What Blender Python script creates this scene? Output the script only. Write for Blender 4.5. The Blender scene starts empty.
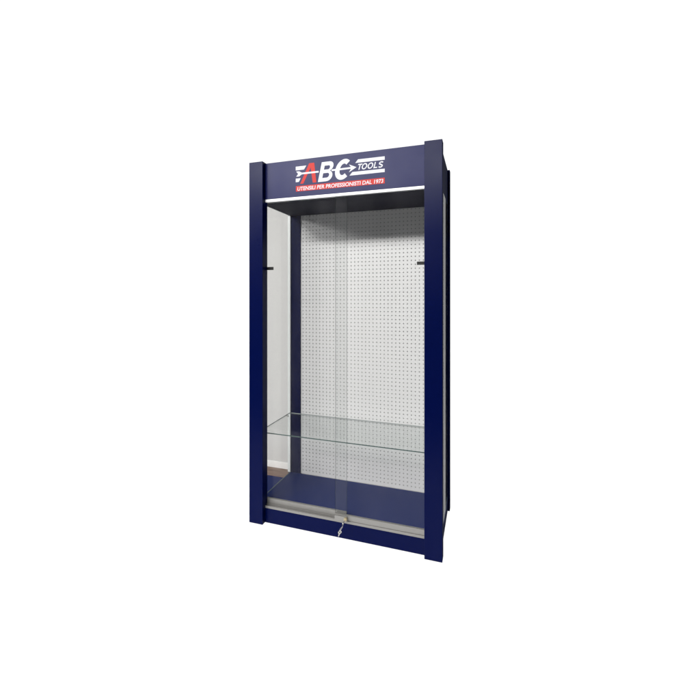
import bpy, bmesh, math
from mathutils import Vector, Matrix

R = math.radians
sc = bpy.context.scene
col = sc.collection

# ---------------------------------------------------------------- camera
cam_d = bpy.data.cameras.new("camera")
cam = bpy.data.objects.new("camera", cam_d)
col.objects.link(cam)
cam.location = (1.285, -1.9847, 1.3233)
cam.rotation_euler = (R(90), 0, 0.3225)
cam_d.sensor_width = 36.0
cam_d.lens = 391.4574 / 700 * 36
cam_d.shift_x = 0.0
cam_d.shift_y = -(350 - 295.95) / 700
cam_d.clip_start = 0.05
cam_d.clip_end = 200
sc.camera = cam

# ---------------------------------------------------------------- view
sc.view_settings.view_transform = 'Standard'
sc.view_settings.look = 'None'
sc.view_settings.exposure = 0.0
sc.view_settings.gamma = 1.0
sc.cycles.transparent_max_bounces = 40
sc.cycles.max_bounces = 10
sc.cycles.use_denoising = True

# ---------------------------------------------------------------- world: an added blank white surround behind the
# cabinet, a dim room on the photographer's side (direction based, like a studio HDRI)
w = bpy.data.worlds.new("World")
sc.world = w
w.use_nodes = True
nt = w.node_tree
nt.nodes.clear()
out = nt.nodes.new('ShaderNodeOutputWorld')
bg = nt.nodes.new('ShaderNodeBackground')
tc = nt.nodes.new('ShaderNodeTexCoord')
sep = nt.nodes.new('ShaderNodeSeparateXYZ')
nt.links.new(tc.outputs['Generated'], sep.inputs[0])
front = nt.nodes.new('ShaderNodeMapRange')           # 0 in front (-y), 1 behind (+y)
front.inputs[1].default_value = -0.02
front.inputs[2].default_value = 0.14
nt.links.new(sep.outputs['Y'], front.inputs[0])
low = nt.nodes.new('ShaderNodeMapRange')             # added glow underneath, lights the floor sheet through from below
low.inputs[1].default_value = -0.55
low.inputs[2].default_value = -0.85
low.inputs[3].default_value = 1.06
low.inputs[4].default_value = 2.4
nt.links.new(sep.outputs['Z'], low.inputs[0])
und = nt.nodes.new('ShaderNodeMapRange')             # straight below the added glow reaches the front as well
und.inputs[1].default_value = -0.6
und.inputs[2].default_value = -0.75
nt.links.new(sep.outputs['Z'], und.inputs[0])
mx = nt.nodes.new('ShaderNodeMath'); mx.operation = 'MAXIMUM'
nt.links.new(front.outputs[0], mx.inputs[0]); nt.links.new(und.outputs[0], mx.inputs[1])
mul = nt.nodes.new('ShaderNodeMath'); mul.operation = 'MULTIPLY'
nt.links.new(mx.outputs[0], mul.inputs[0]); nt.links.new(low.outputs[0], mul.inputs[1])
add = nt.nodes.new('ShaderNodeMath'); add.operation = 'ADD'
add.inputs[1].default_value = 0.04
nt.links.new(mul.outputs[0], add.inputs[0])
bg.inputs['Color'].default_value = (1, 1, 1, 1)
nt.links.new(add.outputs[0], bg.inputs['Strength'])
nt.links.new(bg.outputs[0], out.inputs[0])

# ---------------------------------------------------------------- lamps
def area(name, loc, target, sx, sy, watts, color=(1, 1, 1)):
    d = bpy.data.lights.new(name, 'AREA')
    d.shape = 'RECTANGLE'; d.size = sx; d.size_y = sy
    d.energy = watts; d.color = color
    o = bpy.data.objects.new(name, d)
    col.objects.link(o)
    o.location = loc
    o.rotation_euler = (Vector(target) - Vector(loc)).to_track_quat('-Z', 'Y').to_euler()
    return o

area("key_lamp", (-2.43, -4.98, 4.17), (0.3, 0.4, 1.2), 2.2, 0.55, 275, (1, 0.985, 0.965))
area("side_lamp", (-4.9, -3.6, 3.54), (0.4, 0.4, 1.2), 2.6, 0.55, 205, (1, 0.985, 0.97))
area("room_lamp", (-0.4, -6.0, 4.2), (0.6, 0.2, 1.2), 3.0, 0.5, 345, (1, 0.985, 0.97))

# ---------------------------------------------------------------- helpers
def mat(name):
    m = bpy.data.materials.new(name)
    m.use_nodes = True
    n = m.node_tree.nodes
    return m, m.node_tree, n.get('Principled BSDF'), n.get('Material Output')

def principled(name, color, rough=0.5, spec=0.5, metal=0.0, var=0.0, scale=6.0, bump=0.0, bscale=300.0):
    m, t, b, o = mat(name)
    b.inputs['Base Color'].default_value = (*color, 1)
    b.inputs['Roughness'].default_value = rough
    b.inputs['Specular IOR Level'].default_value = spec
    b.inputs['Metallic'].default_value = metal
    tcn = t.nodes.new('ShaderNodeTexCoord')
    if var:
        nz = t.nodes.new('ShaderNodeTexNoise'); nz.inputs['Scale'].default_value = scale
        nz.inputs['Detail'].default_value = 5
        t.links.new(tcn.outputs['Object'], nz.inputs['Vector'])
        mr = t.nodes.new('ShaderNodeMapRange')
        mr.inputs[1].default_value = 0.3; mr.inputs[2].default_value = 0.7
        mr.inputs[3].default_value = max(0.02, rough - var); mr.inputs[4].default_value = rough + var
        t.links.new(nz.outputs['Fac'], mr.inputs[0])
        t.links.new(mr.outputs[0], b.inputs['Roughness'])
    if bump:
        nb = t.nodes.new('ShaderNodeTexNoise'); nb.inputs['Scale'].default_value = bscale
        nb.inputs['Detail'].default_value = 3
        t.links.new(tcn.outputs['Object'], nb.inputs['Vector'])
        bp = t.nodes.new('ShaderNodeBump'); bp.inputs['Strength'].default_value = bump
        bp.inputs['Distance'].default_value = 0.001
        t.links.new(nb.outputs['Fac'], bp.inputs['Height'])
        t.links.new(bp.outputs[0], b.inputs['Normal'])
    return m

def glass(name, tint, ior=1.45, refl=(0.2, 0.2, 0.2), painted_haze=0.0):
    m, t, b, o = mat(name)
    t.nodes.remove(b)
    # the pane does not bend light, so its inner face must reflect like its outer one: undo the node's 1/IOR there
    fr = t.nodes.new('ShaderNodeFresnel')
    ge = t.nodes.new('ShaderNodeNewGeometry')
    mi = t.nodes.new('ShaderNodeMix'); mi.data_type = 'FLOAT'
    mi.inputs['A'].default_value = ior; mi.inputs['B'].default_value = 1 / ior
    t.links.new(ge.outputs['Backfacing'], mi.inputs['Factor']); t.links.new(mi.outputs[0], fr.inputs['IOR'])
    tr = t.nodes.new('ShaderNodeBsdfTransparent'); tr.inputs['Color'].default_value = (*tint, 1)
    gl = t.nodes.new('ShaderNodeBsdfGlossy'); gl.inputs['Roughness'].default_value = 0.02
    gl.inputs['Color'].default_value = (*refl, 1)
    mxs = t.nodes.new('ShaderNodeMixShader')
    t.links.new(fr.outputs[0], mxs.inputs[0]); t.links.new(tr.outputs[0], mxs.inputs[1]); t.links.new(gl.outputs[0], mxs.inputs[2])
    last = mxs
    if painted_haze:                     # streaky pale film painted in for room reflections and haze on the glass
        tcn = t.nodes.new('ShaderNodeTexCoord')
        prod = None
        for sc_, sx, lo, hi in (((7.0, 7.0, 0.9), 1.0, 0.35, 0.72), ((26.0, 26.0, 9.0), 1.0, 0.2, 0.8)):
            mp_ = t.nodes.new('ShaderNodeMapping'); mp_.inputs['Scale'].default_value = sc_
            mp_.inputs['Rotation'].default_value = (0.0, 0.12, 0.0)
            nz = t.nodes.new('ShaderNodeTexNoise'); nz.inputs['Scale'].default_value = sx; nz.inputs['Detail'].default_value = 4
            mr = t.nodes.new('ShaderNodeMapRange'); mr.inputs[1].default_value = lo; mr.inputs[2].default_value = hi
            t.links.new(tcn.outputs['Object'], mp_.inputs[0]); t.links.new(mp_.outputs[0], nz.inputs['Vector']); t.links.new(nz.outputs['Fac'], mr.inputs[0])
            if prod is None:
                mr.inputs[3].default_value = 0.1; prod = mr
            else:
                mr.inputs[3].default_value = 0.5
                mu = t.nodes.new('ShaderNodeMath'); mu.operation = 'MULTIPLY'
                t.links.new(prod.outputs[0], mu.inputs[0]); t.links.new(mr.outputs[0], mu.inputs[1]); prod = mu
        am = t.nodes.new('ShaderNodeMath'); am.operation = 'MULTIPLY'; am.inputs[1].default_value = painted_haze
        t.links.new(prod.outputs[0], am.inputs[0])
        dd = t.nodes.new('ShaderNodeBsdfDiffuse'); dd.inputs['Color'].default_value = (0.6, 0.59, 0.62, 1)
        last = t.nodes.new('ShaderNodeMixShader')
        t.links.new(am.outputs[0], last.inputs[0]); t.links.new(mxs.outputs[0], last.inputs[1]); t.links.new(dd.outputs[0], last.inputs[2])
    t.links.new(last.outputs[0], o.inputs[0])
    return m

M = {}
M['blue'] = principled("blue_laminate", (0.0002, 0.0024, 0.036), 0.30, 0.068, var=0.03, scale=4, bump=0.05, bscale=500)
M['header'] = principled("header_film", (0.0022, 0.0048, 0.060), 0.36, 0.12, var=0.03, scale=4, bump=0.05, bscale=500)
M['matt'] = principled("matt_no_glare", (0.0008, 0.0030, 0.022), 0.7, 0.01, var=0.03)  # dull, darker copy of the blue that keeps side faces dark, without glare
M['deck'] = principled("deck_laminate", (0.003, 0.013, 0.095), 0.4, 0.04, var=0.05, scale=5, bump=0.04, bscale=500)
M['dark'] = principled("dark_laminate", (0.013, 0.013, 0.022), 0.6, 0.05, var=0.05)
M['board'] = principled("white_board", (0.645, 0.64, 0.64), 0.45, 0.4, var=0.05, scale=3)
M['holeback'] = principled("hole_backing", (0.42, 0.42, 0.42), 0.8, 0.1)
M['white'] = principled("white_enamel", (0.85, 0.85, 0.85), 0.35, 0.5)
M['vinyl'] = principled("white_vinyl", (0.58, 0.59, 0.63), 0.45, 0.08)
M['red'] = principled("red_vinyl", (0.46, 0.045, 0.04), 0.45, 0.06)
M['alu'] = principled("satin_aluminium", (0.25, 0.245, 0.235), 0.42, 0.5, metal=0.5, var=0.08, scale=30)
M['steel'] = principled("bright_nickel", (0.50, 0.49, 0.46), 0.28, 0.5, metal=1.0)
M['brass'] = principled("brass", (0.45, 0.38, 0.25), 0.3, 0.5, metal=1.0)
M['black'] = principled("black_plastic", (0.006, 0.006, 0.006), 0.5, 0.3)
M['wall'] = principled("white_wall_paint", (0.56, 0.55, 0.54), 0.8, 0.2, bump=0.2, bscale=120)
M['skirt'] = principled("white_skirting", (0.82, 0.81, 0.80), 0.5, 0.4)
M['glass'] = glass("clear_glass", (0.984, 0.988, 0.986), painted_haze=0.015)
M['shelfglass'] = glass("shelf_glass", (0.975, 0.985, 0.98), refl=(0.8, 0.8, 0.8))
M['sideglass'] = glass("side_glass", (0.94, 0.945, 0.945), refl=(0.35, 0.35, 0.35), painted_haze=0.04)
M['edge'] = principled("glass_edge_green", (0.05, 0.085, 0.08), 0.25, 0.5)
M['midedge'] = principled("glass_edge_grey", (0.30, 0.33, 0.32), 0.3, 0.4)
M['paleedge'] = principled("glass_edge_pale", (0.72, 0.74, 0.73), 0.35, 0.5)

# wooden floor
m, t, b, o = mat("wood_floor")
tcn = t.nodes.new('ShaderNodeTexCoord')
mp = t.nodes.new('ShaderNodeMapping'); mp.inputs['Scale'].default_value = (2.0, 26, 2)
wn = t.nodes.new('ShaderNodeTexNoise'); wn.inputs['Scale'].default_value = 4; wn.inputs['Detail'].default_value = 8
cr = t.nodes.new('ShaderNodeValToRGB')
cr.color_ramp.elements[0].position = 0.3; cr.color_ramp.elements[0].color = (0.13, 0.08, 0.058, 1)
cr.color_ramp.elements[1].position = 0.72; cr.color_ramp.elements[1].color = (0.30, 0.20, 0.15, 1)
t.links.new(tcn.outputs['Object'], mp.inputs[0]); t.links.new(mp.outputs[0], wn.inputs['Vector'])
t.links.new(wn.outputs['Fac'], cr.inputs[0]); t.links.new(cr.outputs[0], b.inputs['Base Color'])
b.inputs['Roughness'].default_value = 0.5; b.inputs['Specular IOR Level'].default_value = 0.3
M['wood'] = m

# made-up translucent floor sheet, lit from below to stay white without shadows
m, t, b, o = mat("backlit_floor")
t.nodes.remove(b)
df = t.nodes.new('ShaderNodeBsdfDiffuse'); df.inputs['Color'].default_value = (0.9, 0.9, 0.9, 1)
tl = t.nodes.new('ShaderNodeBsdfTranslucent'); tl.inputs['Color'].default_value = (0.95, 0.95, 0.95, 1)
ms = t.nodes.new('ShaderNodeMixShader'); ms.inputs[0].default_value = 0.85
t.links.new(df.outputs[0], ms.inputs[1]); t.links.new(tl.outputs[0], ms.inputs[2]); t.links.new(ms.outputs[0], o.inputs[0])
M['glow_floor'] = m

def box(bm, x0, x1, y0, y1, z0, z1, bev=0.0, mi=0):
    vs = [bm.verts.new((x, y, z)) for x in (x0, x1) for y in (y0, y1) for z in (z0, z1)]
    f = [(0, 1, 3, 2), (4, 6, 7, 5), (0, 4, 5, 1), (2, 3, 7, 6), (0, 2, 6, 4), (1, 5, 7, 3)]
    fs = [bm.faces.new([vs[i] for i in q]) for q in f]
    for q in fs: q.material_index = mi
    if bev:
        es = list({e for q in fs for e in q.edges})
        bmesh.ops.bevel(bm, geom=es, offset=bev, segments=2, affect='EDGES', profile=0.5)
    return fs

def tube(bm, pts, r, n=10, closed=False):
    pts = [Vector(p) for p in pts]
    rings = []
    N = len(pts)
    for i, p in enumerate(pts):
        if closed: d = pts[(i + 1) % N] - pts[i - 1]
        else: d = pts[min(i + 1, N - 1)] - pts[max(i - 1, 0)]
        d.normalize()
        a = d.orthogonal().normalized() if i == 0 else (a - d * a.dot(d)).normalized()
        c = d.cross(a)
        rings.append([bm.verts.new(p + r * (math.cos(2 * math.pi * k / n) * a + math.sin(2 * math.pi * k / n) * c)) for k in range(n)])
    for i in range(N if closed else N - 1):
        A, B = rings[i], rings[(i + 1) % N]
        for k in range(n):
            bm.faces.new((A[k], A[(k + 1) % n], B[(k + 1) % n], B[k]))
    if not closed:
        bm.faces.new(rings[0][::-1]); bm.faces.new(rings[-1])

def obj(name, bm, mats, parent=None, smooth=False):
    bmesh.ops.recalc_face_normals(bm, faces=bm.faces)
    me = bpy.data.meshes.new(name)
    bm.to_mesh(me); bm.free()
    for q in (mats if isinstance(mats, (list, tuple)) else [mats]): me.materials.append(M[q])
    if smooth:
        for p in me.polygons: p.use_smooth = True
    ob = bpy.data.objects.new(name, me)
    col.objects.link(ob)
    if parent is not None: ob.parent = parent
    return ob

def part(name, dims, m, parent, bev=0.001):
    bm = bmesh.new(); box(bm, *dims, bev=bev)
    return obj(name, bm, m, parent)

def pane(name, dims, m, edge, parent, thin, edge2=None):
    """glass sheet: the two big faces clear, the four rim faces in the edge material; thin = axis of the thickness"""
    bm = bmesh.new()
    box(bm, *dims)
    bmesh.ops.recalc_face_normals(bm, faces=bm.faces)
    for f in bm.faces:
        f.material_index = 0 if abs(f.normal[thin]) > 0.9 else (2 if abs(f.normal[2 if thin < 2 else 1]) > 0.9 and (thin < 2 or f.normal[1] > 0) else 1)
    return obj(name, bm, [m, edge, edge2 or edge], parent)

def curve_mesh(name, splines, z0, depth, m, parent, cyc=True):
    """splines: closed 2-D outlines (x, z); holes cut where they nest; stands on plane y=z0, towards -y"""
    cu = bpy.data.curves.new(name, 'CURVE')
    cu.dimensions = '2D'; cu.fill_mode = 'BOTH'; cu.extrude = depth / 2
    for s in splines:
        sp = cu.splines.new('POLY'); sp.points.add(len(s) - 1)
        for p, q in zip(sp.points, s): p.co = (q[0], q[1], 0, 1)
        sp.use_cyclic_u = True
    return curve_to_obj(name, cu, z0, depth, m, parent)

def curve_to_obj(name, cu, z0, depth, m, parent, shift=(0, 0), sx=1.0, sy=1.0):
    tmp = bpy.data.objects.new(name + "_tmp", cu)
    col.objects.link(tmp)
    dg = bpy.context.evaluated_depsgraph_get()
    me = bpy.data.meshes.new_from_object(tmp.evaluated_get(dg))
    bpy.data.objects.remove(tmp); 
    for v in me.vertices:
        x, y, z = v.co
        v.co = (x * sx + shift[0], z0 - depth / 2 - z, y * sy + shift[1])
    me.materials.clear(); me.materials.append(M[m])
    bm = bmesh.new(); bm.from_mesh(me)
    bmesh.ops.remove_doubles(bm, verts=bm.verts, dist=1e-6)
    bmesh.ops.recalc_face_normals(bm, faces=bm.faces)
    bm.to_mesh(me); bm.free()
    me.name = name
    ob = bpy.data.objects.new(name, me); col.objects.link(ob)
    ob.parent = parent
    return ob

def mm(l): return [(x / 1000, z / 1000) for x, z in l]

# ---------------------------------------------------------------- the setting
bm = bmesh.new(); box(bm, -7, 8, -1.35, 8, -0.013, -0.001)
fl = obj("floor", bm, 'glow_floor'); fl['kind'] = 'structure'

bm = bmesh.new(); box(bm, -0.30, 1.04, 0.552, 0.678, 0.0005, 0.010, bev=0.001)  # strip of the room's wooden floor, built as a thin slab
wf = obj("wood_floor_strip", bm, 'wood')
wf['label'] = "strip of brown wooden floor seen through the left glass pane, up to the white skirting"
wf['category'] = "board"

wl = bpy.data.objects.new("wall", None); col.objects.link(wl); wl.location = (0.335, 0.75, 0)
wl['label'] = "plain white wall with skirting seen through the cabinet's left side glass"
wl['category'] = "wall"
bm = bmesh.new(); box(bm, -0.705, 0.705, -0.058, 0.0, 0.0005, 2.02, bev=0.002)
obj("wall_panel", bm, 'wall', wl)
bm = bmesh.new(); box(bm, -0.705, 0.705, -0.070, -0.0583, 0.0005, 0.055, bev=0.003)
obj("skirting", bm, 'skirt', wl)

bm = bmesh.new()
pts = [(-0.012, 0.10), (-0.012, 0.548), (-0.285, 0.548), (-0.050, 0.10)]
A = [bm.verts.new((x, y, 0.0005)) for x, y in pts]; B = [bm.verts.new((x, y, 0.0095)) for x, y in pts]
bm.faces.new(A); bm.faces.new(B)
for i in range(4): bm.faces.new((A[i], A[i - 1], B[i - 1], B[i]))
bo = obj("reflection_panel", bm, 'deck')  # added flat panel standing in for the deck's reflection in the glass
bo['label'] = "dark blue panel piece lying flat outside the left glass, in front of the brown board"
bo['category'] = "reflection stand-in"

# ---------------------------------------------------------------- the cabinet
W, H = 1.1043, 2.10
WP = 0.089          # post width
DR = 0.0295         # recess of header and plinth behind the post faces
ZD = 0.078          # deck height
ZS = 1.881          # soffit height
YP = 0.4975         # pegboard plane
cab = bpy.data.objects.new("display_cabinet", None); col.objects.link(cab)
cab['label'] = "tall dark blue display cabinet with sliding glass doors, white pegboard back and logo header"
cab['category'] = "display cabinet"

# posts: front pair and rear pair
for x0 in (0.0, W - WP):
    p_ = part('post', (x0, x0 + WP, 0.0, 0.0545, 0.0, H + 0.002), 'blue', cab, 0.0015)
    p_.data.materials.append(M['matt'])             # outer face gets the duller, darker blue to keep white glare off
    for f_ in p_.data.polygons:
        if f_.normal.x * (1 if x0 > 0.5 else -1) > 0.5: f_.material_index = 1
for x0 in (0.0, W - 0.0933):
    part('post', (x0, x0 + 0.0933, 0.4905, 0.535, 0.0, H - 0.002), 'blue' if x0 < 0.5 else 'matt', cab, 0.0015)

XG = 0.0128         # outer face of the side panes
# header, top, soffit
hd = part('header_panel', (WP + 0.0003, W - WP - 0.0003, DR, 0.048, 1.8862, H - 0.003), 'header', cab, 0.0008)
for s in (0, 1):
    x0 = XG if s == 0 else W - XG - 0.018
    part('side_header', (x0, x0 + 0.018, 0.055, 0.490, 1.885, H - 0.003), 'matt', cab, 0.001)
part('top_panel', (XG + 0.0185, W - XG - 0.0185, 0.0485, 0.490, H - 0.022, H - 0.004), 'dark', cab)
part('soffit', (XG + 0.0185, W - XG - 0.0185, 0.0485, 0.4895, ZS, ZS + 0.016), 'dark', cab)
part('top_track', (WP + 0.0005, W - WP - 0.0005, DR - 0.001, 0.047, 1.8715, 1.8858), 'white', cab, 0.0008)

# base
part('plinth', (WP + 0.0003, W - WP - 0.0003, DR, 0.047, 0.0, 0.0845), 'blue', cab, 0.001)
for s in (0, 1):
    x0 = XG if s == 0 else W - XG - 0.018
    part('side_plinth', (x0, x0 + 0.018, 0.055, 0.490, 0.0, ZD - 0.001), 'matt', cab, 0.001)
part('deck', (XG + 0.0002, W - XG - 0.0002, 0.0552, 0.4902, ZD - 0.0008, ZD + 0.0105), 'deck', cab, 0.0008)
part('back_panel', (0.094, W - 0.094, 0.5035, 0.525, 0.02, H - 0.01), 'holeback', cab)

# perforated back
def pegboard():
    bm = bmesh.new()
    x0, x1, z0, z1 = 0.0937, W - 0.0937, ZD + 0.0108, ZS + 0.02
    p = 0.0252
    nx, nz = int((x1 - x0) / p), int((z1 - z0) / p)
    ox = x0 + ((x1 - x0) - nx * p) / 2; oz = z0 + ((z1 - z0) - nz * p) / 2
    r = 0.0042
    vcache = {}
    def V(x, z, y=YP):
        k = (round(x, 5), round(z, 5), y)
        if k not in vcache: vcache[k] = bm.verts.new((x, y, z))
        return vcache[k]
    h = p / 2
    dirs = [(1, 0), (1, 1), (0, 1), (-1, 1), (-1, 0), (-1, -1), (0, -1), (1, -1)]
    for i in range(nx):
        for j in range(nz):
            cx, cz = ox + (i + .5) * p, oz + (j + .5) * p
            o_ = [V(cx + a * h, cz + b * h) for a, b in dirs]
            n_ = [V(cx + r * math.cos(k * math.pi / 4), cz + r * math.sin(k * math.pi / 4)) for k in range(8)]
            b_ = [V(cx + r * math.cos(k * math.pi / 4), cz + r * math.sin(k * math.pi / 4), YP + 0.004) for k in range(8)]
            for k in range(8):
                l = (k + 1) % 8
                bm.faces.new((o_[k], o_[l], n_[l], n_[k]))
                bm.faces.new((n_[k], n_[l], b_[l], b_[k]))
    # plain rims round the field of holes
    def quad(a, b, c, d):
        bm.faces.new([V(*a), V(*b), V(*c), V(*d)])
    e0, e1, g0, g1 = ox, ox + nx * p, oz, oz + nz * p
    quad((x0, z0), (e0, g0), (e0, g1), (x0, z1)); quad((x1, z0), (x1, z1), (e1, g1), (e1, g0))
    quad((x0, z0), (x1, z0), (e1, g0), (e0, g0)); quad((x0, z1), (e0, g1), (e1, g1), (x1, z1))
    return obj('pegboard', bm, 'board', cab)
pegboard()

# side panes with pale polished rims
for s in (0, 1):
    x0 = XG if s == 0 else W - XG - 0.006
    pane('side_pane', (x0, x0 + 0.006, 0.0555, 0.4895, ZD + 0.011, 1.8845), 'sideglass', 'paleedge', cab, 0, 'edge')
    xe = x0 - 0.0008
    xs = xe if s else -0.0005
    part('edge_strip', (xs, xe + 0.0076, 0.4835, 0.4903, ZD + 0.0115, 1.8843), 'matt' if s else 'paleedge', cab, 0.0005)

# bottom track: two grooves
bm = bmesh.new()
box(bm, WP + 0.0005, W - WP - 0.0005, DR - 0.0005, 0.0725, 0.0848, 0.0905, bev=0.0005)
for y0 in (DR - 0.0005, 0.0465, 0.0695):
    box(bm, WP + 0.0005, W - WP - 0.0005, y0, y0 + 0.003, 0.0906, 0.0985 if y0 < .04 else 0.104, bev=0.0004)
obj('bottom_track', bm, 'alu', cab)

# sliding doors
def door(x0, x1, y, label, z_shoe):
    bmx = (x0, x1, y, y + 0.005, 0.100, 1.8712)
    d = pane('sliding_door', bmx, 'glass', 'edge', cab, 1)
    d['label'] = label
    bm = bmesh.new()
    for a, b_ in ((y - 0.004, y - 0.0004), (y + 0.0054, y + 0.009)):
        box(bm, x0 + .0005, x1 - .0005, a, b_, 0.0985, z_shoe, bev=0.0006)
    obj('shoe', bm, 'alu', d)
    return d
rd = door(0.5245, W - WP + 0.006, 0.0365, "front right sliding glass door with the lock", 0.127)
ld = door(WP - 0.006, 0.5827, 0.0575, "rear left sliding glass door", 0.131)
part('finger_pull', (0.9735, W - WP - 0.0004, 0.0305, 0.0362, 1.483, 1.500), 'black', rd, 0.0015)
part('finger_pull', (WP + 0.0005, WP + 0.040, 0.0510, 0.0572, 1.476, 1.494), 'black', ld, 0.0015)

# ratchet lock on the lower corner of the front door
bm = bmesh.new()
box(bm, 0.5260, 0.5960, 0.0185, 0.0322, 0.0985, 0.1235, bev=0.002)
lk = obj('lock', bm, 'alu', rd)
bm = bmesh.new()
tube(bm, [(0.592, 0.0185, 0.117), (0.592, 0.008, 0.117)], 0.0095, 20)
obj('lock_cylinder', bm, 'brass', rd)

# glass shelf and its pegs
sh = pane('shelf', (XG + 0.008, W - XG - 0.008, 0.0705, 0.4765, 0.5040, 0.5100), 'shelfglass', 'edge', cab, 2, 'midedge')
for x in (XG + 0.0062, W - XG - 0.0062):
    sgn = 1 if x < 0.5 else -1
    for y in (0.13, 0.43):
        bm = bmesh.new()
        tube(bm, [(x, y, 0.4975), (x + sgn * 0.014, y, 0.4975)], 0.006, 14)
        obj('shelf_peg', bm, 'steel', cab)

# ---------------------------------------------------------------- logo on the header
YH = DR - 0.0002
white = []
white.append(mm([(287, 2058), (353, 2058), (338, 2037), (287, 2037)]))
white.append(mm([(287, 1990), (318, 1990), (306, 1970), (287, 1970)]))
white.append(mm([(290, 2030), (308, 2030), (325, 2020.5), (428, 2020.5), (428, 2011), (325, 2011), (308, 2001), (290, 2001), (302, 2015.5)]))
white.append(mm([(642, 2041), (658, 2059), (805, 2059), (805, 2041)]))
white.append(mm([(609, 1976), (626, 1994), (805, 1994), (805, 1976)]))
hd_lbl = []
# B
def arc(cx, cz, rx, rz, a0, a1, n, sh=0.0):
    o_ = []
    for k in range(n + 1):
        a = R(a0 + (a1 - a0) * k / n)
        x, z = cx + rx * math.cos(a), cz + rz * math.sin(a)
        o_.append((x + sh * (z - 2010), z))
    return o_
S = 0.22   # slant
def sl(pts): return [(x + S * (z - 2010), z) for x, z in pts]
Bo = sl([(435, 1958), (435, 2066), (484, 2066)]) + arc(484, 2040, 26, 26, 80, -60, 8, S) + sl([(497, 2014)]) + arc(484, 1987, 31, 29, 55, -90, 9, S)
Bu = sl([(457, 2023), (457, 2045), (482, 2045)]) + arc(482, 2034, 9, 11, 80, -80, 6, S) + sl([(480, 2023)])
Bl = sl([(457, 1978), (457, 2004), (483, 2004)]) + arc(483, 1991, 12, 13, 80, -80, 6, S) + sl([(481, 1978)])
white += [mm(Bo), mm(Bu), mm(Bl)]
# C with the arrow shaft through it
Co = arc(572, 2014, 46, 56, 50, 314, 26, S) + arc(572, 2014, 20, 31, 314, 50, 22, S)
white.append(mm(Co))
white.append(mm([(546, 2020.5), (618, 2022), (606, 2037), (649, 2018), (606, 1994), (618, 2012.5), (546, 2011)]))
white.append(mm([(505, 2020.5), (534, 2020.5), (534, 2011), (505, 2011)]))
# TOOLS
S2 = 0.28
def sl2(x0, pts): return [(x0 + x + S2 * (z - 2003), z) for x, z in pts]
ZB, ZT = 2002, 2034
def T(x): return [sl2(x, [(9, ZB), (15, ZB), (15, ZT - 6), (24, ZT - 6), (24, ZT), (0, ZT), (0, ZT - 6), (9, ZT - 6)])]
def L(x): return [sl2(x, [(0, ZB), (20, ZB), (20, ZB + 6), (6, ZB + 6), (6, ZT), (0, ZT)])]
def O(x):
    c = (ZB + ZT) / 2
    f = lambda rx, rz: [(x + 15 + rx * math.cos(2 * math.pi * k / 24) + S2 * (c + rz * math.sin(2 * math.pi * k / 24) - 2003), c + rz * math.sin(2 * math.pi * k / 24)) for k in range(24)]
    return [f(15, 16.5), f(9, 10.8)]
def Sx(x):
    c0, c1 = ZT - 8.5, ZB + 8.5
    mid = [(12 + 9.5 * math.cos(R(a)), c0 + 6.2 * math.sin(R(a))) for a in range(25, 271, 20)]
    mid += [(12 + 9.5 * math.cos(R(a)), c1 + 6.2 * math.sin(R(a))) for a in range(85, -156, -20)]
    w_ = 3.0
    l_, r_ = [], []
    for i, p in enumerate(mid):
        a, b_ = mid[max(i - 1, 0)], mid[min(i + 1, len(mid) - 1)]
        dx, dz = b_[0] - a[0], b_[1] - a[1]; q = math.hypot(dx, dz)
        l_.append((p[0] - dz / q * w_, p[1] + dx / q * w_)); r_.append((p[0] + dz / q * w_, p[1] - dx / q * w_))
    return [sl2(x, l_ + r_[::-1])]
for g in T(651) + O(675) + O(708) + L(743) + Sx(768): white.append(mm(g))
# overlapping outlines would cut each other out, so each solid sign is meshed on its own and joined
def joined(name, groups, y, depth, m, parent):
    bmj = bmesh.new()
    for i, g in enumerate(groups):
        o_ = curve_mesh(name, g, y, depth + i * 0.00006, m, parent)   # overlapping signs lie one film above the other
        bmj.from_mesh(o_.data)
        me = o_.data
        bpy.data.objects.remove(o_); bpy.data.meshes.remove(me)
    return obj(name, bmj, m, parent)
gB = [mm(Bo), mm(Bu), mm(Bl)]
single = [[g] for g in white if g not in gB]
# the O outlines come in pairs
pairs, i = [], 0
flat = [g[0] for g in single]
oo = [mm(g) for g in O(675)] + [mm(g) for g in O(708)]
plain = [[g] for g in flat if g not in oo]
groups = plain + [gB, oo[:2], oo[2:]]
joined('white_lettering', groups, YH, 0.0006, 'vinyl', hd)
joined('red_letter', [[mm([(315, 1958), (334, 1958), (379, 2044), (392, 1958), (414, 1958), (401, 2069), (370, 2069)])]], YH, 0.0004, 'red', hd)
joined('red_band', [[mm([(288, 1916.5), (805, 1916.5), (805, 1947), (288, 1947)])]], YH, 0.0004, 'red', hd)
tx = bpy.data.curves.new('band_lettering', 'FONT')
tx.body = "UTENSILI PER PROFESSIONISTI DAL 1973"
tx.size = 0.03; tx.extrude = 0.0002; tx.offset = 0.0006; tx.shear = 0.12
tx.space_character = 1.0
tmp = bpy.data.objects.new('t', tx); col.objects.link(tmp)
bpy.context.view_layer.update()
wd, hg = tmp.dimensions.x, tmp.dimensions.y
bpy.data.objects.remove(tmp)
kx = 0.500 / wd; kz = 0.0215 / hg
curve_to_obj('band_lettering', tx, YH - 0.0005, 0.0004, 'vinyl', hd, (0.2955, 0.9207 + 1.0), kx, kz)

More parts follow.
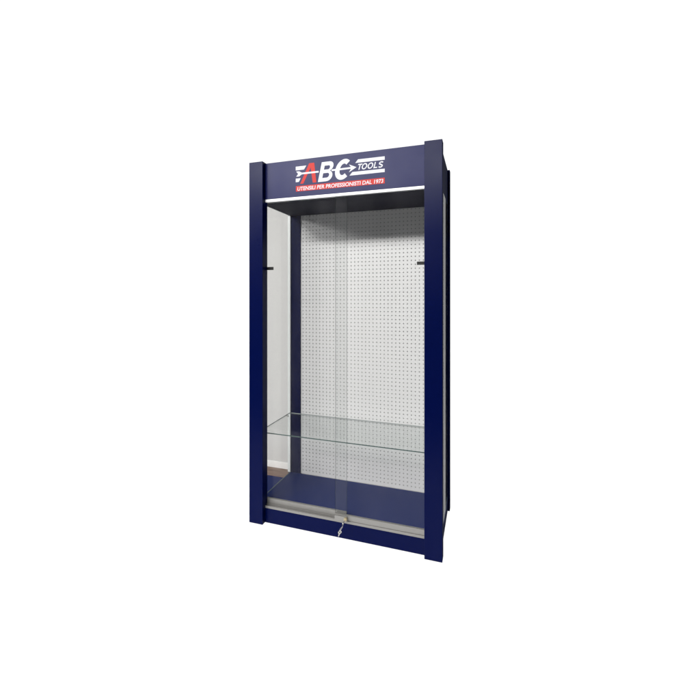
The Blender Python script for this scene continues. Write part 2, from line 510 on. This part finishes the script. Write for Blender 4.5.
# ---------------------------------------------------------------- keys hanging in the lock
ks = bpy.data.objects.new("keys", None); col.objects.link(ks); ks.location = (0.592, -0.002, 0.117)
ks['label'] = "small silver keys on a ring hanging from the door lock"
ks['category'] = "keys"
def key(name, tip, d, flat, L_=0.042, parent=ks):
    """a flat key: round bow with a hole, and a notched blade, from the tip of the bow along d"""
    bm = bmesh.new()
    d = Vector(d).normalized(); n = Vector(flat).normalized(); s = d.cross(n).normalized(); n = s.cross(d)
    o_ = Vector(tip)
    prof = [(0.018, 0.003), (0.018, -0.0032), (0.022, -0.0032), (0.024, -0.002), (0.027, -0.0032), (0.030, -0.0015), (0.033, -0.0028), (0.036, -0.001), (L_, 0.0), (L_ - 0.002, 0.003)]
    A = [bm.verts.new(o_ + d * u + s * v + n * 0.0009) for u, v in prof]
    B = [bm.verts.new(o_ + d * u + s * v - n * 0.0009) for u, v in prof]
    bm.faces.new(A); bm.faces.new(B[::-1])
    for i in range(len(prof)):
        j = (i + 1) % len(prof); bm.faces.new((A[i], B[i], B[j], A[j]))
    N = 20
    rings = []
    for rr, hh in ((0.0098, 0.001), (0.0098, -0.001), (0.0042, -0.001), (0.0042, 0.001)):
        rings.append([bm.verts.new(o_ + d * (0.0098 + rr * math.cos(2 * math.pi * k / N)) + s * rr * math.sin(2 * math.pi * k / N) + n * hh) for k in range(N)])
    for i in range(4):
        P, Q = rings[i], rings[(i + 1) % 4]
        for k in range(N): bm.faces.new((P[k], P[(k + 1) % N], Q[(k + 1) % N], Q[k]))
    return obj(name, bm, 'steel', parent)
# key in the lock: its bow faces out of the cylinder
key('key', (0, -0.034, -0.004), (0, 1, 0.1), (1, 0, 0))
bm = bmesh.new()
tube(bm, [(0.000 - 0.011 * (1 - math.cos(a)) , -0.030 + 0.004 * math.sin(2 * a), -0.016 - 0.013 + 0.016 * math.cos(a) - 0.004 * math.sin(a)) for a in [2 * math.pi * k / 28 for k in range(28)]], 0.0011, 8, True)
obj('split_ring', bm, 'steel', ks, True)
key('key', (-0.014, -0.030, -0.038), (-0.30, 0.05, -1), (0.9, -1, 0.1), 0.036)
